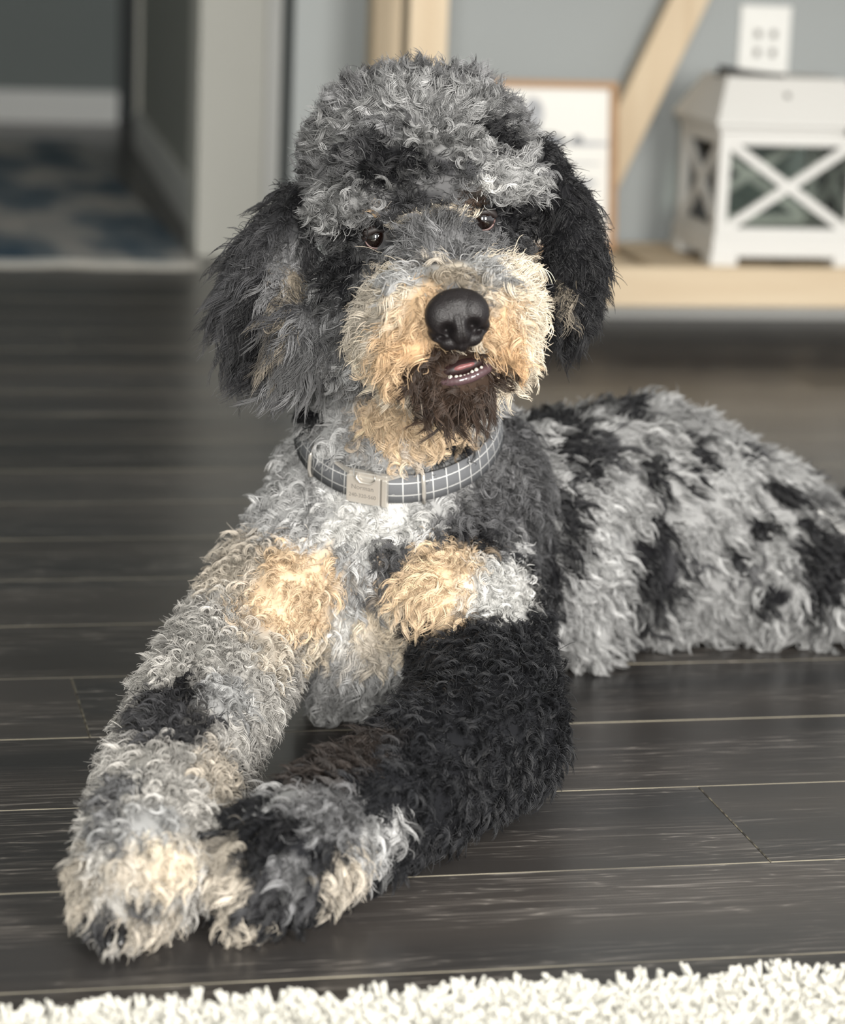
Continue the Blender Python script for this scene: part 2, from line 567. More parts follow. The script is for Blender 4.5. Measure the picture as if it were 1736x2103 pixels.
# ------------------------------------------------------------------ lantern
def lantern():
    W, Dp = 0.262, 0.225
    x0 = 1.520
    x1 = x0 + W
    y0 = 4.435
    y1 = y0 + Dp
    zb = 0.149
    t = empty('lantern', ((x0 + x1) / 2, (y0 + y1) / 2, zb), 'white wooden lantern with crossed bars on the console shelf', 'lantern')
    p = 0.020                                   # post width
    # plinth with cut out feet
    bm = bmesh.new()
    add_box(bm, x0 - 0.004, x1 + 0.004, y0 - 0.004, y1 + 0.004, zb + 0.016, zb + 0.052)
    base = link('base', mesh_bm(bm), MT['lantern'], t)
    for xx in (x0 - 0.008, x1 + 0.008 - 0.050):
        for yy in (y0 - 0.008, y1 + 0.008 - 0.050):
            box('foot', xx, xx + 0.050, yy, yy + 0.050, zb, zb + 0.020, MT['lantern'], t, 0.002)
    zt = zb + 0.232
    for xx in (x0, x1 - p):
        for yy in (y0, y1 - p):
            box('post', xx, xx + p, yy, yy + p, zb + 0.052, zt, MT['lantern'], t, 0.001)
    for yy in (y0, y1 - p):
        box('top_rail', x0 + p, x1 - p, yy, yy + p, zt - 0.022, zt, MT['lantern'], t, 0.001)
        box('bottom_rail', x0 + p, x1 - p, yy, yy + p, zb + 0.052, zb + 0.066, MT['lantern'], t, 0.001)
    for xx in (x0, x1 - p):
        box('top_rail', xx, xx + p, y0 + p, y1 - p, zt - 0.022, zt, MT['lantern'], t, 0.001)
        box('bottom_rail', xx, xx + p, y0 + p, y1 - p, zb + 0.052, zb + 0.066, MT['lantern'], t, 0.001)
    za, zc = zb + 0.062, zt - 0.018
    for yy in (y0 + 0.007, y1 - 0.007):
        for s in (0, 1):
            bm = bmesh.new()
            bar(bm, (x0 + p * 0.8, yy, (za, zc)[s]), (x1 - p * 0.8, yy, (zc, za)[s]), 0.016, 0.009 + 0.001 * s)
            link('cross_bar', mesh_bm(bm), MT['lantern'], t)
        bm = bmesh.new()
        add_box(bm, x0 + p, x1 - p, yy + 0.0055, yy + 0.0075, za, zc)
        link('pane', mesh_bm(bm), MT['glass'], t)
    for xx in (x0 + 0.007, x1 - 0.007):
        for s in (0, 1):
            bm = bmesh.new()
            bar(bm, (xx, y0 + p * 0.8, (za, zc)[s]), (xx, y1 - p * 0.8, (zc, za)[s]), 0.016, 0.009 + 0.001 * s, (1, 0, 0))
            link('cross_bar', mesh_bm(bm), MT['lantern'], t)
        bm = bmesh.new()
        add_box(bm, xx + 0.0055, xx + 0.0075, y0 + p, y1 - p, za, zc)
        link('pane', mesh_bm(bm), MT['glass'], t)
    # stepped cornice and hipped roof
    box('cornice', x0 - 0.006, x1 + 0.006, y0 - 0.006, y1 + 0.006, zt, zt + 0.010, MT['lantern'], t, 0.002)
    box('cornice', x0 - 0.013, x1 + 0.013, y0 - 0.013, y1 + 0.013, zt + 0.010, zt + 0.022, MT['lantern'], t, 0.003)
    bm = bmesh.new()
    a = [(x0 - 0.010, y0 - 0.010), (x1 + 0.010, y0 - 0.010), (x1 + 0.010, y1 + 0.010), (x0 - 0.010, y1 + 0.010)]
    c = [(x0 + 0.022, y0 + 0.050), (x1 - 0.022, y0 + 0.050), (x1 - 0.022, y1 - 0.050), (x0 + 0.022, y1 - 0.050)]
    va = [bm.verts.new((q[0], q[1], zt + 0.022)) for q in a]
    vc = [bm.verts.new((q[0], q[1], zt + 0.092)) for q in c]
    for k in range(4):
        bm.faces.new((va[k], va[(k + 1) % 4], vc[(k + 1) % 4], vc[k]))
    bm.faces.new(vc)
    bm.faces.new(va[::-1])
    link('roof', mesh_bm(bm), MT['lantern'], t)
    # vent hole and hinge knob, folded handle
    bm = bmesh.new()
    bmesh.ops.create_uvsphere(bm, u_segments=12, v_segments=8, radius=0.006)
    bmesh.ops.translate(bm, verts=bm.verts, vec=((x0 + x1) / 2 - 0.006, y0 + 0.026, zt + 0.062))
    link('vent', mesh_bm(bm, smooth=True), MT['slot'], t)
    bm = bmesh.new()
    bmesh.ops.create_uvsphere(bm, u_segments=12, v_segments=8, radius=0.008)
    bmesh.ops.translate(bm, verts=bm.verts, vec=(x1 - 0.030, y0 - 0.014, zt + 0.006))
    link('latch', mesh_bm(bm, smooth=True), MT['black_metal'], t)
    zz = zt + 0.094
    hp = [(x0 + 0.012, y0 + 0.080, zz - 0.003), (x0 + 0.016, y0 + 0.082, zz + 0.009), (x0 + 0.045, y0 + 0.070, zz + 0.006), (x0 + 0.085, y0 + 0.062, zz + 0.003),
          (x0 + 0.130, y0 + 0.060, zz + 0.001)]
    link('handle', tube_mesh(hp, [0.006, 0.007, 0.006, 0.005, 0.004]), MT['black_metal'], t)


lantern()


# ------------------------------------------------------------------ blue vintage runner in the hall
def hall_rug():
    m = mat('faded_blue_wool', (0.3, 0.3, 0.3), 0.95, spec=0.1)
    t = NT(m)
    tc = t.n('ShaderNodeTexCoord').outputs['Object']
    mp = t.n('ShaderNodeMapping')
    mp.inputs['Scale'].default_value = (3.4, 1.15, 1)
    t.l(tc, mp.inputs[0])
    f = t.noise(mp.outputs[0], 1.25, 3, 0.5)
    c = t.ramp(f, [(0.36, (0.075, 0.12, 0.165)), (0.47, (0.19, 0.225, 0.25)), (0.54, (0.38, 0.385, 0.38)), (0.66, (0.50, 0.48, 0.45))])
    t.l(c, t.b.inputs['Base Color'])
    t.bump(t.noise(tc, 400, 2), 0.002, 0.4)
    o = empty('hall_rug', (0.1, 6.4, 0), 'faded blue and grey vintage rug in the dark hallway', 'rug')
    x0, x1, y0, y1 = -0.9, 0.752, 5.40, 8.1
    bm = bmesh.new()
    N = 40
    top, bot = [], []
    for i in range(N + 1):
        x = x0 + (x1 - x0) * i / N
        yy = y0 + 0.010 * math.sin(x * 17) + 0.006 * math.sin(x * 41 + 1)
        top.append((bm.verts.new((x, yy, 0.012)), bm.verts.new((x, y1, 0.012))))
        bot.append((bm.verts.new((x, yy, 0.001)), bm.verts.new((x, y1, 0.001))))
    for i in range(N):
        bm.faces.new((top[i][0], top[i + 1][0], top[i + 1][1], top[i][1]))
        bm.faces.new((bot[i][0], bot[i + 1][0], top[i + 1][0], top[i][0]))
    bm.faces.new((bot[N][0], bot[N][1], top[N][1], top[N][0]))
    link('field', mesh_bm(bm), m, o)
    bm = bmesh.new()
    for i in range(N):
        xs = [x0 + (x1 - x0) * k / N for k in (i, i + 1)]
        ys = [y0 + 0.010 * math.sin(x * 17) + 0.006 * math.sin(x * 41 + 1) for x in xs]
        for za, yo in ((0.014, 0.0),):
            vs = [bm.verts.new((xs[0], ys[0] - 0.022, 0.002)), bm.verts.new((xs[1], ys[1] - 0.022, 0.002)),
                  bm.verts.new((xs[1], ys[1] + 0.012, 0.0145)), bm.verts.new((xs[0], ys[0] + 0.012, 0.0145))]
            bm.faces.new(vs)
    bmesh.ops.remove_doubles(bm, verts=bm.verts, dist=0.0001)
    link('hem', mesh_bm(bm), paint_material('cream_hem', (0.55, 0.53, 0.48), 0.95), o)


hall_rug()


# ================================================================== STRANDS
def curves_object(name, groups, m, parent):
    """groups: list of (P (n, k, 3) strand points, rad (n, k), col (n, 3))"""
    sizes = [k for P, r, c in groups for k in [P.shape[1]] * P.shape[0]]
    cu = bpy.data.hair_curves.new(name)
    cu.add_curves(sizes)
    cu.attributes['position'].data.foreach_set('vector', np.concatenate([g[0].reshape(-1) for g in groups]).astype(np.float32))
    ra = cu.attributes.get('radius') or cu.attributes.new('radius', 'FLOAT', 'POINT')
    ra.data.foreach_set('value', np.concatenate([g[1].reshape(-1) for g in groups]).astype(np.float32))
    ca = cu.attributes.new('Col', 'FLOAT_COLOR', 'CURVE')
    col = np.concatenate([g[2] for g in groups])
    ca.data.foreach_set('color', np.concatenate([col, np.ones((len(col), 1))], 1).astype(np.float32).ravel())
    cu.materials.append(m)
    o = bpy.data.objects.new(name, cu)
    COL.objects.link(o)
    if parent is not None:
        o.parent = parent
        o.location = -Vector(parent.location) if parent.parent is None else (0, 0, 0)
    return o


def strand_material(name, rough=0.5, spec=0.35, sheen=0.0):
    m = mat(name, (0.5, 0.5, 0.5), rough, spec=spec)
    t = NT(m)
    a = t.n('ShaderNodeAttribute', attribute_name='Col')
    t.l(a.outputs['Color'], t.b.inputs['Base Color'])
    return m


MT['fur'] = strand_material('curly_fur', 0.45, 0.35)
MT['yarn'] = strand_material('shag_yarn', 0.9, 0.1)


def vnoise(p, scale, seed, octaves=2):
    r = np.random.default_rng(seed)
    out = np.zeros(len(p))
    amp = 1.0
    tot = 0
    for o_ in range(octaves):
        for _ in range(7):
            d = r.normal(size=3)
            d *= scale * (2 ** o_) * r.uniform(0.6, 1.4) / np.linalg.norm(d)
            out += amp * np.sin(p @ d * 6.2832 + r.uniform(0, 6.28))
        tot += amp * 2.6
        amp *= 0.6
    return out / tot                  # about -1..1


# ------------------------------------------------------------------ white shag rug at the bottom
def shag_rug():
    o = empty('shag_rug', (0.5, 1.5, 0), 'white shaggy deep pile rug at the front edge', 'rug')
    yb = float(atz(868, 2054, 0.026)[1])
    base = box('backing', -0.5, 1.5, 0.9, yb - 0.012, 0.0005, 0.008, paint_material('rug_backing', (0.7, 0.68, 0.6), 0.95), o)
    xs0, xs1, y0 = -0.25, 1.15, 1.36
    n = 19000
    x = rng.uniform(xs0, xs1, n)
    y = y0 + (yb - y0) * rng.uniform(0, 1, n) ** 0.8
    y = np.minimum(y, yb - 0.006 + 0.006 * np.sin(x * 30))
    root = np.stack([x, y, np.full(n, 0.006)], 1)
    h = rng.uniform(0.020, 0.031, n)
    lean = rng.normal(0, 0.010, (n, 2))
    edge = np.clip((y - (yb - 0.025)) / 0.025, 0, 1)
    lean[:, 1] += edge * rng.uniform(0.0, 0.012, n)
    k = 5
    ts = np.linspace(0, 1, k)
    sub = 3
    allP, allR, allC = [], [], []
    for s in range(sub):
        off = rng.normal(0, 0.0016, (n, 2))
        P = np.zeros((n, k, 3))
        ph = rng.uniform(0, 6.28, n)
        for i, tt in enumerate(ts):
            P[:, i, 0] = root[:, 0] + off[:, 0] * (0.4 + tt) + lean[:, 0] * tt ** 1.5 + 0.0012 * np.sin(ph + tt * 5)
            P[:, i, 1] = root[:, 1] + off[:, 1] * (0.4 + tt) + lean[:, 1] * tt ** 1.5 + 0.0012 * np.cos(ph + tt * 5)
            P[:, i, 2] = root[:, 2] + h * tt
        allP.append(P)
        allR.append(np.tile(np.array([0.0018, 0.0019, 0.0019, 0.0018, 0.0010]), (n, 1)))
        v = rng.uniform(0.86, 1.0, (n, 1))
        allC.append(v * np.array([[0.70, 0.685, 0.62]]))
    tag(curves_object('pile', list(zip(allP, allR, allC)), MT['yarn'], o), kind='stuff')


shag_rug()

# ================================================================== THE DOG
DOG = empty('dog', tuple(atz(640, 1560)), 'curly grey black and tan merle poodle mix lying on the dark floor', 'dog')

# blobs: region, u, v, depth (or z=...), half width px, half height px, half depth m, roll deg
BL = []


PUFF = 6


def E_(reg, u, v, D, ru, rv, rd, rot=0):
    BL.append((reg, at(u, v, D), (ru + PUFF) * D / F, (rv + PUFF) * D / F, rd + 0.003, rot))


def depth_of(p):
    return float((p - CAM) @ FW)


def chain(reg, pts, flat=1.0):
    """pts: (u, v, D or ('z', h), r px); spheres strung closely along the limb"""
    q = []
    for (u, v, d, r) in pts:
        p = atz(u, v, d[1]) if isinstance(d, tuple) else at(u, v, d)
        q.append((p, (r + PUFF) * depth_of(p) / F))
    for (a, ra), (b, rb) in zip(q, q[1:]):
        n = max(2, int(np.linalg.norm(b - a) / 0.014))
        for i in range(n + 1):
            t = i / n
            r = ra + (rb - ra) * t
            BL.append((reg, a + (b - a) * t, r, r, r * flat, 0))


# head
E_('head', 862, 333, 2.34, 222, 173, .100)
E_('head', 868, 425, 2.32, 205, 115, .100)
E_('head', 895, 555, 2.31, 180, 140, .088)
E_('head', 735, 640, 2.31, 82, 140, .062, 8)
E_('head', 745, 425, 2.265, 90, 36, .055, -12)
E_('head', 1015, 385, 2.265, 85, 36, .055, -12)
E_('head', 870, 360, 2.27, 170, 90, .07)
E_('muzzle', 905, 520, 2.235, 92, 75, .055)
E_('muzzle', 930, 640, 2.185, 150, 108, .072)
E_('muzzle', 936, 612, 2.155, 66, 55, .042)
E_('muzzle', 808, 675, 2.21, 66, 96, .055, 10)
E_('muzzle', 1042, 635, 2.22, 60, 96, .052, -5)
E_('muzzle', 848, 735, 2.175, 68, 48, .045, 12)
E_('muzzle', 1030, 715, 2.185, 55, 52, .040)
E_('beard', 935, 800, 2.195, 78, 42, .048, -4)
# neck and chest
chain('neck', [(868, 520, 2.42, 165), (835, 760, 2.455, 185), (822, 900, 2.455, 200), (805, 1090, 2.46, 245)])
E_('neck', 860, 830, 2.37, 105, 75, .05, -6)
E_('chest', 790, 1130, 2.46, 275, 205, .115)
E_('chest', 965, 1030, 2.52, 145, 205, .100)
E_('chest', 745, 1300, 2.47, 115, 135, .095)
E_('chest', 692, 1400, 2.50, 62, 48, .05)
# forelegs
E_('leg_a', 585, 1235, 2.385, 92, 112, .062)
chain('leg_a', [(560, 1190, 2.42, 105), (485, 1340, 2.36, 125), (425, 1450, ('z', .085), 128), (362, 1575, ('z', .062), 128), (330, 1690, ('z', .056), 128),
                (288, 1790, ('z', .053), 118), (272, 1822, ('z', .046), 100), (256, 1852, ('z', .034), 66)])
E_('leg_b', 905, 1215, 2.385, 120, 90, .062, -14)
chain('leg_b', [(1000, 1230, 2.44, 105), (1000, 1400, 2.34, 135), (1012, 1505, ('z', .075), 140), (860, 1600, ('z', .062), 132), (700, 1690, ('z', .056), 124),
                (600, 1755, ('z', .053), 122), (538, 1790, ('z', .050), 106), (506, 1832, ('z', .036), 66)])
# trunk, hindquarters and tail
chain('trunk', [(900, 1130, 2.56, 225), (1130, 1085, 2.74, 230), (1310, 1075, 2.83, 250), (1530, 1150, 2.88, 205), (1730, 1262, 2.90, 145)])
E_('trunk', 1200, 1240, 2.71, 75, 125, .07)
E_('hind_leg', 1570, 1190, 2.82, 135, 95, .08)
chain('hind_leg', [(1430, 1260, ('z', .032), 45), (1580, 1262, ('z', .034), 50), (1760, 1262, ('z', .036), 52)])
chain('tail', [(1600, 1010, 3.00, 30), (1690, 1055, 3.02, 36), (1790, 1090, 3.02, 48)])

EARS = [
    ('ear_a', [(605, 430, 2.36, 42, 60, .028, 25), (560, 545, 2.335, 78, 120, .032, 25), (545, 630, 2.31, 88, 105, .033, 15), (610, 690, 2.285, 62, 75, .030, 0)]),
    ('ear_b', [(1105, 335, 2.36, 42, 58, .028, -25), (1155, 430, 2.34, 52, 100, .032, -25), (1180, 545, 2.325, 58, 105, .032, -5), (1160, 630, 2.31, 48, 55, .030, 10)]),
]


def ellipsoid_mesh(items, voxel, smooth_it, name):
    bm = bmesh.new()
    for (reg, c, ru, rv, rd, rot) in items:
        r = bmesh.ops.create_icosphere(bm, subdivisions=3, radius=1.0)
        a = math.radians(rot)
        ax = RT * math.cos(a) - UP * math.sin(a)
        ay = RT * math.sin(a) + UP * math.cos(a)
        mt = Matrix.Identity(4)
        for i in range(3):
            mt[i][0], mt[i][1], mt[i][2], mt[i][3] = ax[i] * ru, ay[i] * rv, FW[i] * rd, c[i]
        bmesh.ops.transform(bm, matrix=mt, verts=r['verts'])
    me = bpy.data.meshes.new('tmp')
    bm.to_mesh(me)
    bm.free()
    o = bpy.data.objects.new('tmp', me)
    COL.objects.link(o)
    md = o.modifiers.new('r', 'REMESH')
    md.mode = 'VOXEL'
    md.voxel_size = voxel
    s = o.modifiers.new('s', 'SMOOTH')
    s.factor = 0.5
    s.iterations = smooth_it
    dg = bpy.context.evaluated_depsgraph_get()
    dg.update()
    out = bpy.data.meshes.new_from_object(o.evaluated_get(dg))
    bpy.data.objects.remove(o)
    bpy.data.meshes.remove(me)
    co = np.zeros(len(out.vertices) * 3)
    out.vertices.foreach_get('co', co)
    co = co.reshape(-1, 3)
    co[:, 2] = np.maximum(co[:, 2], 0.006)
    out.vertices.foreach_set('co', co.ravel())
    for p in out.polygons:
        p.use_smooth = True
    out.name = name
    out.update()
    return out


# the collar lies in a tilted plane around the neck
_ca, _cb = at(612, 868, 2.452), at(1026, 862, 2.452)
_cf = at(762, 1004, 2.362)
CU = (_cb - _ca) / 2
COLLAR_C = (_ca + _cb) / 2
CV = _cf - COLLAR_C
CV -= CU * (CV @ CU) / (CU @ CU)
COLLAR_N = np.cross(CU, CV)
COLLAR_N /= np.linalg.norm(COLLAR_N)
if COLLAR_N[2] < 0:
    COLLAR_N = -COLLAR_N



def collar_coords(P):
    d = P - COLLAR_C
    h = d @ COLLAR_N
    x = d @ CU / (CU @ CU)
    y = d @ CV / (CV @ CV)
    return np.sqrt(x * x + y * y), h


def collar_groove(me):
    co = np.zeros(len(me.vertices) * 3)
    me.vertices.foreach_get('co', co)
    co = co.reshape(-1, 3)
    e, h = collar_coords(co)
    near = np.linalg.norm(co - COLLAR_C, axis=1) < 0.17
    lim = 0.90 + np.clip((np.abs(h) - 0.012) / 0.030, 0, 1) * 0.6
    k = np.where(near & (e > lim) & (np.abs(h) < 0.042), lim / np.maximum(e, 1e-6), 1.0)
    d = co - COLLAR_C
    ax = np.outer(d @ COLLAR_N, COLLAR_N)
    co = COLLAR_C + ax + (d - ax) * k[:, None]
    me.vertices.foreach_set('co', co.ravel())
    me.update()


body_me = ellipsoid_mesh(BL, 0.0065, 10, 'body')
collar_groove(body_me)
ear_me = {}
ear_items = {}
for nm, lst in EARS:
    items = [(nm, at(u, v, D), ru * D / F, rv * D / F, rd, rot) for (u, v, D, ru, rv, rd, rot) in lst]
    ear_items[nm] = items
    ear_me[nm] = ellipsoid_mesh(items, 0.005, 6, 'ear')


def tri_data(me):
    me.calc_loop_triangles()
    nt = len(me.loop_triangles)
    tri = np.zeros(nt * 3, dtype=np.int32)
    me.loop_triangles.foreach_get('vertices', tri)
    tri = tri.reshape(-1, 3)
    co = np.zeros(len(me.vertices) * 3)
    me.vertices.foreach_get('co', co)
    co = co.reshape(-1, 3)
    no = np.zeros(len(me.vertices) * 3)
    me.vertices.foreach_get('normal', no)
    return co, no.reshape(-1, 3), tri


BVH = {}
for nm, me in [('body', body_me)] + list(ear_me.items()):
    co, no, tri = tri_data(me)
    BVH[nm] = BVHTree.FromPolygons([tuple(c) for c in co], [tuple(int(i) for i in t) for t in tri])


def hit(u, v, only=None):
    """where the photo's pixel lands on the dog's surface"""
    d = ray(u, v)
    best = None
    for nm in ([only] if only else BVH):
        h = BVH[nm].ray_cast(Vector(CAM), Vector(d))
        if h[0] is not None and (best is None or h[3] < best[1]):
            best = (np.array(h[0]), h[3], np.array(h[1]), nm)
    return best


# ------------------------------------------------------------------ coat colours: markings as volumes on the coat
PAL = {
    'K': (0.0125, 0.0125, 0.0140), 'D': (0.044, 0.044, 0.047), 'G': (0.135, 0.135, 0.138), 'S': (0.36, 0.36, 0.357), 'W': (0.62, 0.615, 0.595),
    'C': (0.68, 0.595, 0.475), 'T': (0.69, 0.53, 0.36), 'B': (0.048, 0.032, 0.024), 'O': (0.58, 0.38, 0.215), 'P': (0.50, 0.45, 0.38), 'L': (0.42, 0.405, 0.38),
    'F': (0.22, 0.19, 0.15), 'M': (0.0150, 0.0155, 0.0175), 'Z': (0.30, 0.30, 0.298), 'A': (0.225, 0.225, 0.224), 'E': (0.075, 0.075, 0.078), 'N': (0.60, 0.43, 0.27), 'H': (0.030, 0.024, 0.021),
}
VAR = {'K': 0.25, 'D': 0.6, 'G': 0.8, 'S': 0.6, 'W': 0.25, 'C': 0.14, 'T': 0.13, 'B': 0.5, 'O': 0.25, 'P': 0.3, 'L': 0.45, 'F': 0.4, 'M': 0.35, 'Z': 0.5, 'A': 0.75, 'E': 0.6, 'N': 0.2, 'H': 0.4}
BASE = {'head': 'G', 'muzzle': 'C', 'beard': 'B', 'neck': 'S', 'chest': 'S', 'leg_a': 'L', 'leg_b': 'M', 'trunk': 'Z', 'hind_leg': 'Z', 'tail': 'D', 'ear_a': 'D', 'ear_b': 'K'}
MARKS = '''
head 840 205 120 50 0 A
head 965 250 75 100 0 A
head 905 290 70 70 0 A
head 690 285 70 45 0 A
head 690 400 90 55 0 A
head 720 445 110 45 0 A
head 1055 360 75 55 0 S
head 1050 300 60 30 0 A
head 800 385 80 30 0 A
head 690 215 60 40 0 D
head 775 165 45 40 0 K
head 905 145 70 35 0 D
head 1045 215 50 50 0 D
head 800 335 105 42 -10 K
head 735 300 50 25 0 D
head 1015 285 50 32 0 K
head 930 340 45 22 0 D
head 1085 300 35 50 0 D
head 850 415 60 25 0 D
head 985 388 32 12 -10 W
head 790 435 14 8 0 N
head 962 422 26 24 0 B
head 1010 440 40 26 0 K
head 755 480 45 30 0 K
head 990 475 40 20 0 D
head 780 520 40 24 0 D
head 1085 475 90 62 0 K
head 1060 445 60 42 0 K
head 1065 520 50 36 0 K
head 1095 560 55 90 0 K
head 700 545 62 55 0 K
head 640 480 50 110 0 K
head 800 460 50 18 -20 K
head 700 600 45 60 0 K
head 655 620 35 45 0 A
head 670 690 45 90 0 G
head 700 760 50 50 0 A
head 870 470 70 40 0 G
head 905 505 100 40 0 G
head 820 520 30 25 0 D
muzzle 885 485 165 62 0 G
muzzle 905 510 105 48 0 G
muzzle 815 490 34 26 0 D
muzzle 965 465 30 22 0 D
muzzle 850 565 90 26 0 S
muzzle 1010 555 65 28 0 S
muzzle 925 575 60 30 0 F
muzzle 945 600 50 24 0 G
muzzle 770 600 60 50 0 P
muzzle 760 680 70 100 0 P
muzzle 1085 620 60 90 0 C
muzzle 760 740 55 60 0 C
muzzle 840 700 75 75 0 N
muzzle 880 660 45 80 0 N
muzzle 850 740 70 38 0 O
muzzle 1030 690 48 85 0 N
muzzle 1020 730 50 40 0 O
muzzle 800 760 50 50 0 N
muzzle 940 728 70 20 0 B
muzzle 868 775 62 26 0 B
muzzle 915 745 36 22 0 B
beard 930 812 105 56 0 B
muzzle 935 815 95 50 0 B
muzzle 1010 775 26 22 0 B
neck 850 860 135 55 0 T
neck 900 900 120 30 -20 T
neck 640 830 55 55 0 K
neck 590 880 55 80 0 E
neck 555 930 40 50 0 E
neck 720 960 100 40 0 S
neck 930 920 60 22 -30 K
neck 1060 850 60 100 0 E
neck 1030 930 70 90 0 G
chest 1080 900 60 170 0 E
chest 1030 1030 100 80 0 E
chest 970 1090 95 55 0 E
chest 960 1105 55 30 0 K
chest 1105 1080 40 150 0 E
chest 1000 950 50 40 0 G
chest 720 1070 140 60 0 W
chest 600 1050 90 60 0 S
chest 490 1050 38 42 0 K
chest 560 950 50 50 0 G
chest 800 1150 55 45 0 E
chest 770 1210 40 60 0 G
chest 700 1160 60 60 0 S
chest 745 1290 55 60 0 W
chest 690 1400 75 60 0 S
chest 730 1450 50 25 0 G
leg_a 590 1215 100 120 0 T
leg_a 480 1150 75 90 0 P
leg_a 560 1340 70 50 0 P
leg_a 640 1330 45 50 0 C
leg_a 395 1425 48 48 0 K
leg_a 330 1480 95 40 -15 D
leg_a 320 1440 50 40 0 D
leg_a 420 1500 70 22 -15 D
leg_a 470 1430 60 50 0 S
leg_a 450 1600 70 75 0 P
leg_a 480 1680 40 50 0 C
leg_a 250 1620 60 50 -20 G
leg_a 220 1700 60 40 0 G
leg_a 310 1690 70 40 0 S
leg_a 340 1775 95 48 0 C
leg_a 170 1810 55 60 0 P
leg_a 260 1790 50 40 0 P
leg_a 205 1880 34 30 0 D
leg_a 300 1870 40 22 0 D
leg_a 330 1900 70 40 0 P
leg_a 390 1890 40 30 0 D
chest 900 1205 125 72 -15 T
leg_b 900 1205 125 80 -15 T
leg_b 800 1280 60 60 0 C
chest 800 1280 60 60 0 C
leg_b 1025 1225 75 55 0 W
chest 1035 1200 75 65 0 W
leg_b 760 1330 40 40 0 P
leg_b 640 1640 75 50 -20 G
leg_b 590 1630 40 35 0 S
leg_b 780 1735 75 55 -20 S
leg_b 710 1800 70 50 -10 P
leg_b 700 1690 70 30 -20 G
leg_b 720 1560 130 40 -25 H
leg_b 580 1700 60 26 -20 K
leg_b 570 1830 85 60 0 D
leg_b 600 1790 40 40 0 G
leg_b 470 1790 50 60 0 P
leg_b 480 1872 22 20 0 P
leg_b 530 1900 60 12 0 P
trunk 1130 860 75 60 0 K
trunk 1180 930 55 80 -20 K
trunk 1165 1050 48 100 0 K
trunk 1125 1190 48 100 0 K
trunk 1270 842 75 38 0 K
trunk 1240 920 40 50 -20 D
trunk 1335 960 22 75 0 K
trunk 1420 930 30 85 -8 K
trunk 1345 1160 58 110 -8 K
trunk 1300 1290 45 60 0 K
trunk 1395 1150 30 40 0 D
trunk 1530 920 32 30 0 D
trunk 1610 1010 60 26 30 K
trunk 1690 1140 70 110 0 K
trunk 1690 1062 30 16 30 W
trunk 1560 1080 30 38 0 K
trunk 1505 1140 26 26 0 K
hind_leg 1690 1150 65 95 0 K
hind_leg 1585 1222 42 26 0 K
hind_leg 1570 1160 18 16 0 D
hind_leg 1510 1190 18 30 0 D
trunk 1210 1320 60 60 0 S
trunk 1230 1100 50 110 0 S
tail 1610 945 60 50 0 G
tail 1740 1030 60 60 0 K
ear_a 640 430 50 70 0 K
ear_a 590 560 45 90 10 G
ear_a 600 595 24 46 8 F
ear_a 582 690 20 34 0 F
ear_a 640 720 45 70 0 G
ear_a 470 600 45 90 0 D
ear_a 520 480 45 60 0 D
ear_a 530 640 28 90 5 K
ear_b 1160 610 8 46 -20 F
ear_b 1235 450 25 70 -15 G
'''
MK = []
for ln in MARKS.strip().split('\n'):
    p = ln.split()
    u, v, ru, rv, rot = map(float, p[1:6])
    h = hit(u, v, p[0] if p[0].startswith('ear') else 'body')
    if h is None:
        continue
    D = depth_of(h[0])
    MK.append((p[0], h[0], ru * D / F, rv * D / F, math.radians(rot), p[6]))
FAM = {'head': {'head', 'muzzle'}, 'muzzle': {'muzzle', 'head'}, 'beard': {'beard', 'muzzle'}, 'neck': {'neck', 'chest'}, 'chest': {'chest', 'neck', 'leg_a', 'leg_b'},
       'leg_a': {'leg_a', 'chest'}, 'leg_b': {'leg_b', 'chest'}, 'trunk': {'trunk', 'hind_leg', 'chest'}, 'hind_leg': {'hind_leg', 'trunk'}, 'tail': {'tail'},
       'ear_a': {'ear_a'}, 'ear_b': {'ear_b'}}


def coat(P, regs):
    """colour and its liveliness for coat roots P with region names"""
    n = len(P)
    keys = list(PAL)
    col = np.array([PAL[BASE[r]] for r in regs])
    var = np.array([VAR[BASE[r]] for r in regs])
    nz = vnoise(P, 38, 11, 2) * 0.20 + vnoise(P, 90, 12, 1) * 0.14
    regs = np.array(regs)
    for (rg, c, ru, rv, a, key) in MK:
        ok = np.isin(regs, list(FAM[rg]))
        d = P - c
        x = d @ RT
        y = -(d @ UP)
        z = d @ FW
        xr = (x * math.cos(a) + y * math.sin(a)) / ru
        yr = (-x * math.sin(a) + y * math.cos(a)) / rv
        zr = z / (1.6 * max(ru, rv, 0.02))
        q = np.sqrt(xr ** 2 + yr ** 2 + zr ** 2) + nz
        wgt = np.clip((1.18 - q) / 0.36, 0, 1) * ok
        col = col * (1 - wgt[:, None]) + np.array(PAL[key]) * wgt[:, None]
        var = var * (1 - wgt) + VAR[key] * wgt
    return col, var


def regions(P, items):
    cs = np.array([b[1] for b in items])
    rr = np.array([(b[2] * b[3] * b[4]) ** (1 / 3) for b in items])
    names = np.array([b[0] for b in items])
    out = np.zeros(len(P), dtype=int)
    for i in range(0, len(P), 4000):
        d = np.linalg.norm(P[i:i + 4000, None, :] - cs[None], axis=2) / rr[None]
        out[i:i + 4000] = d.argmin(1)
    return names[out]


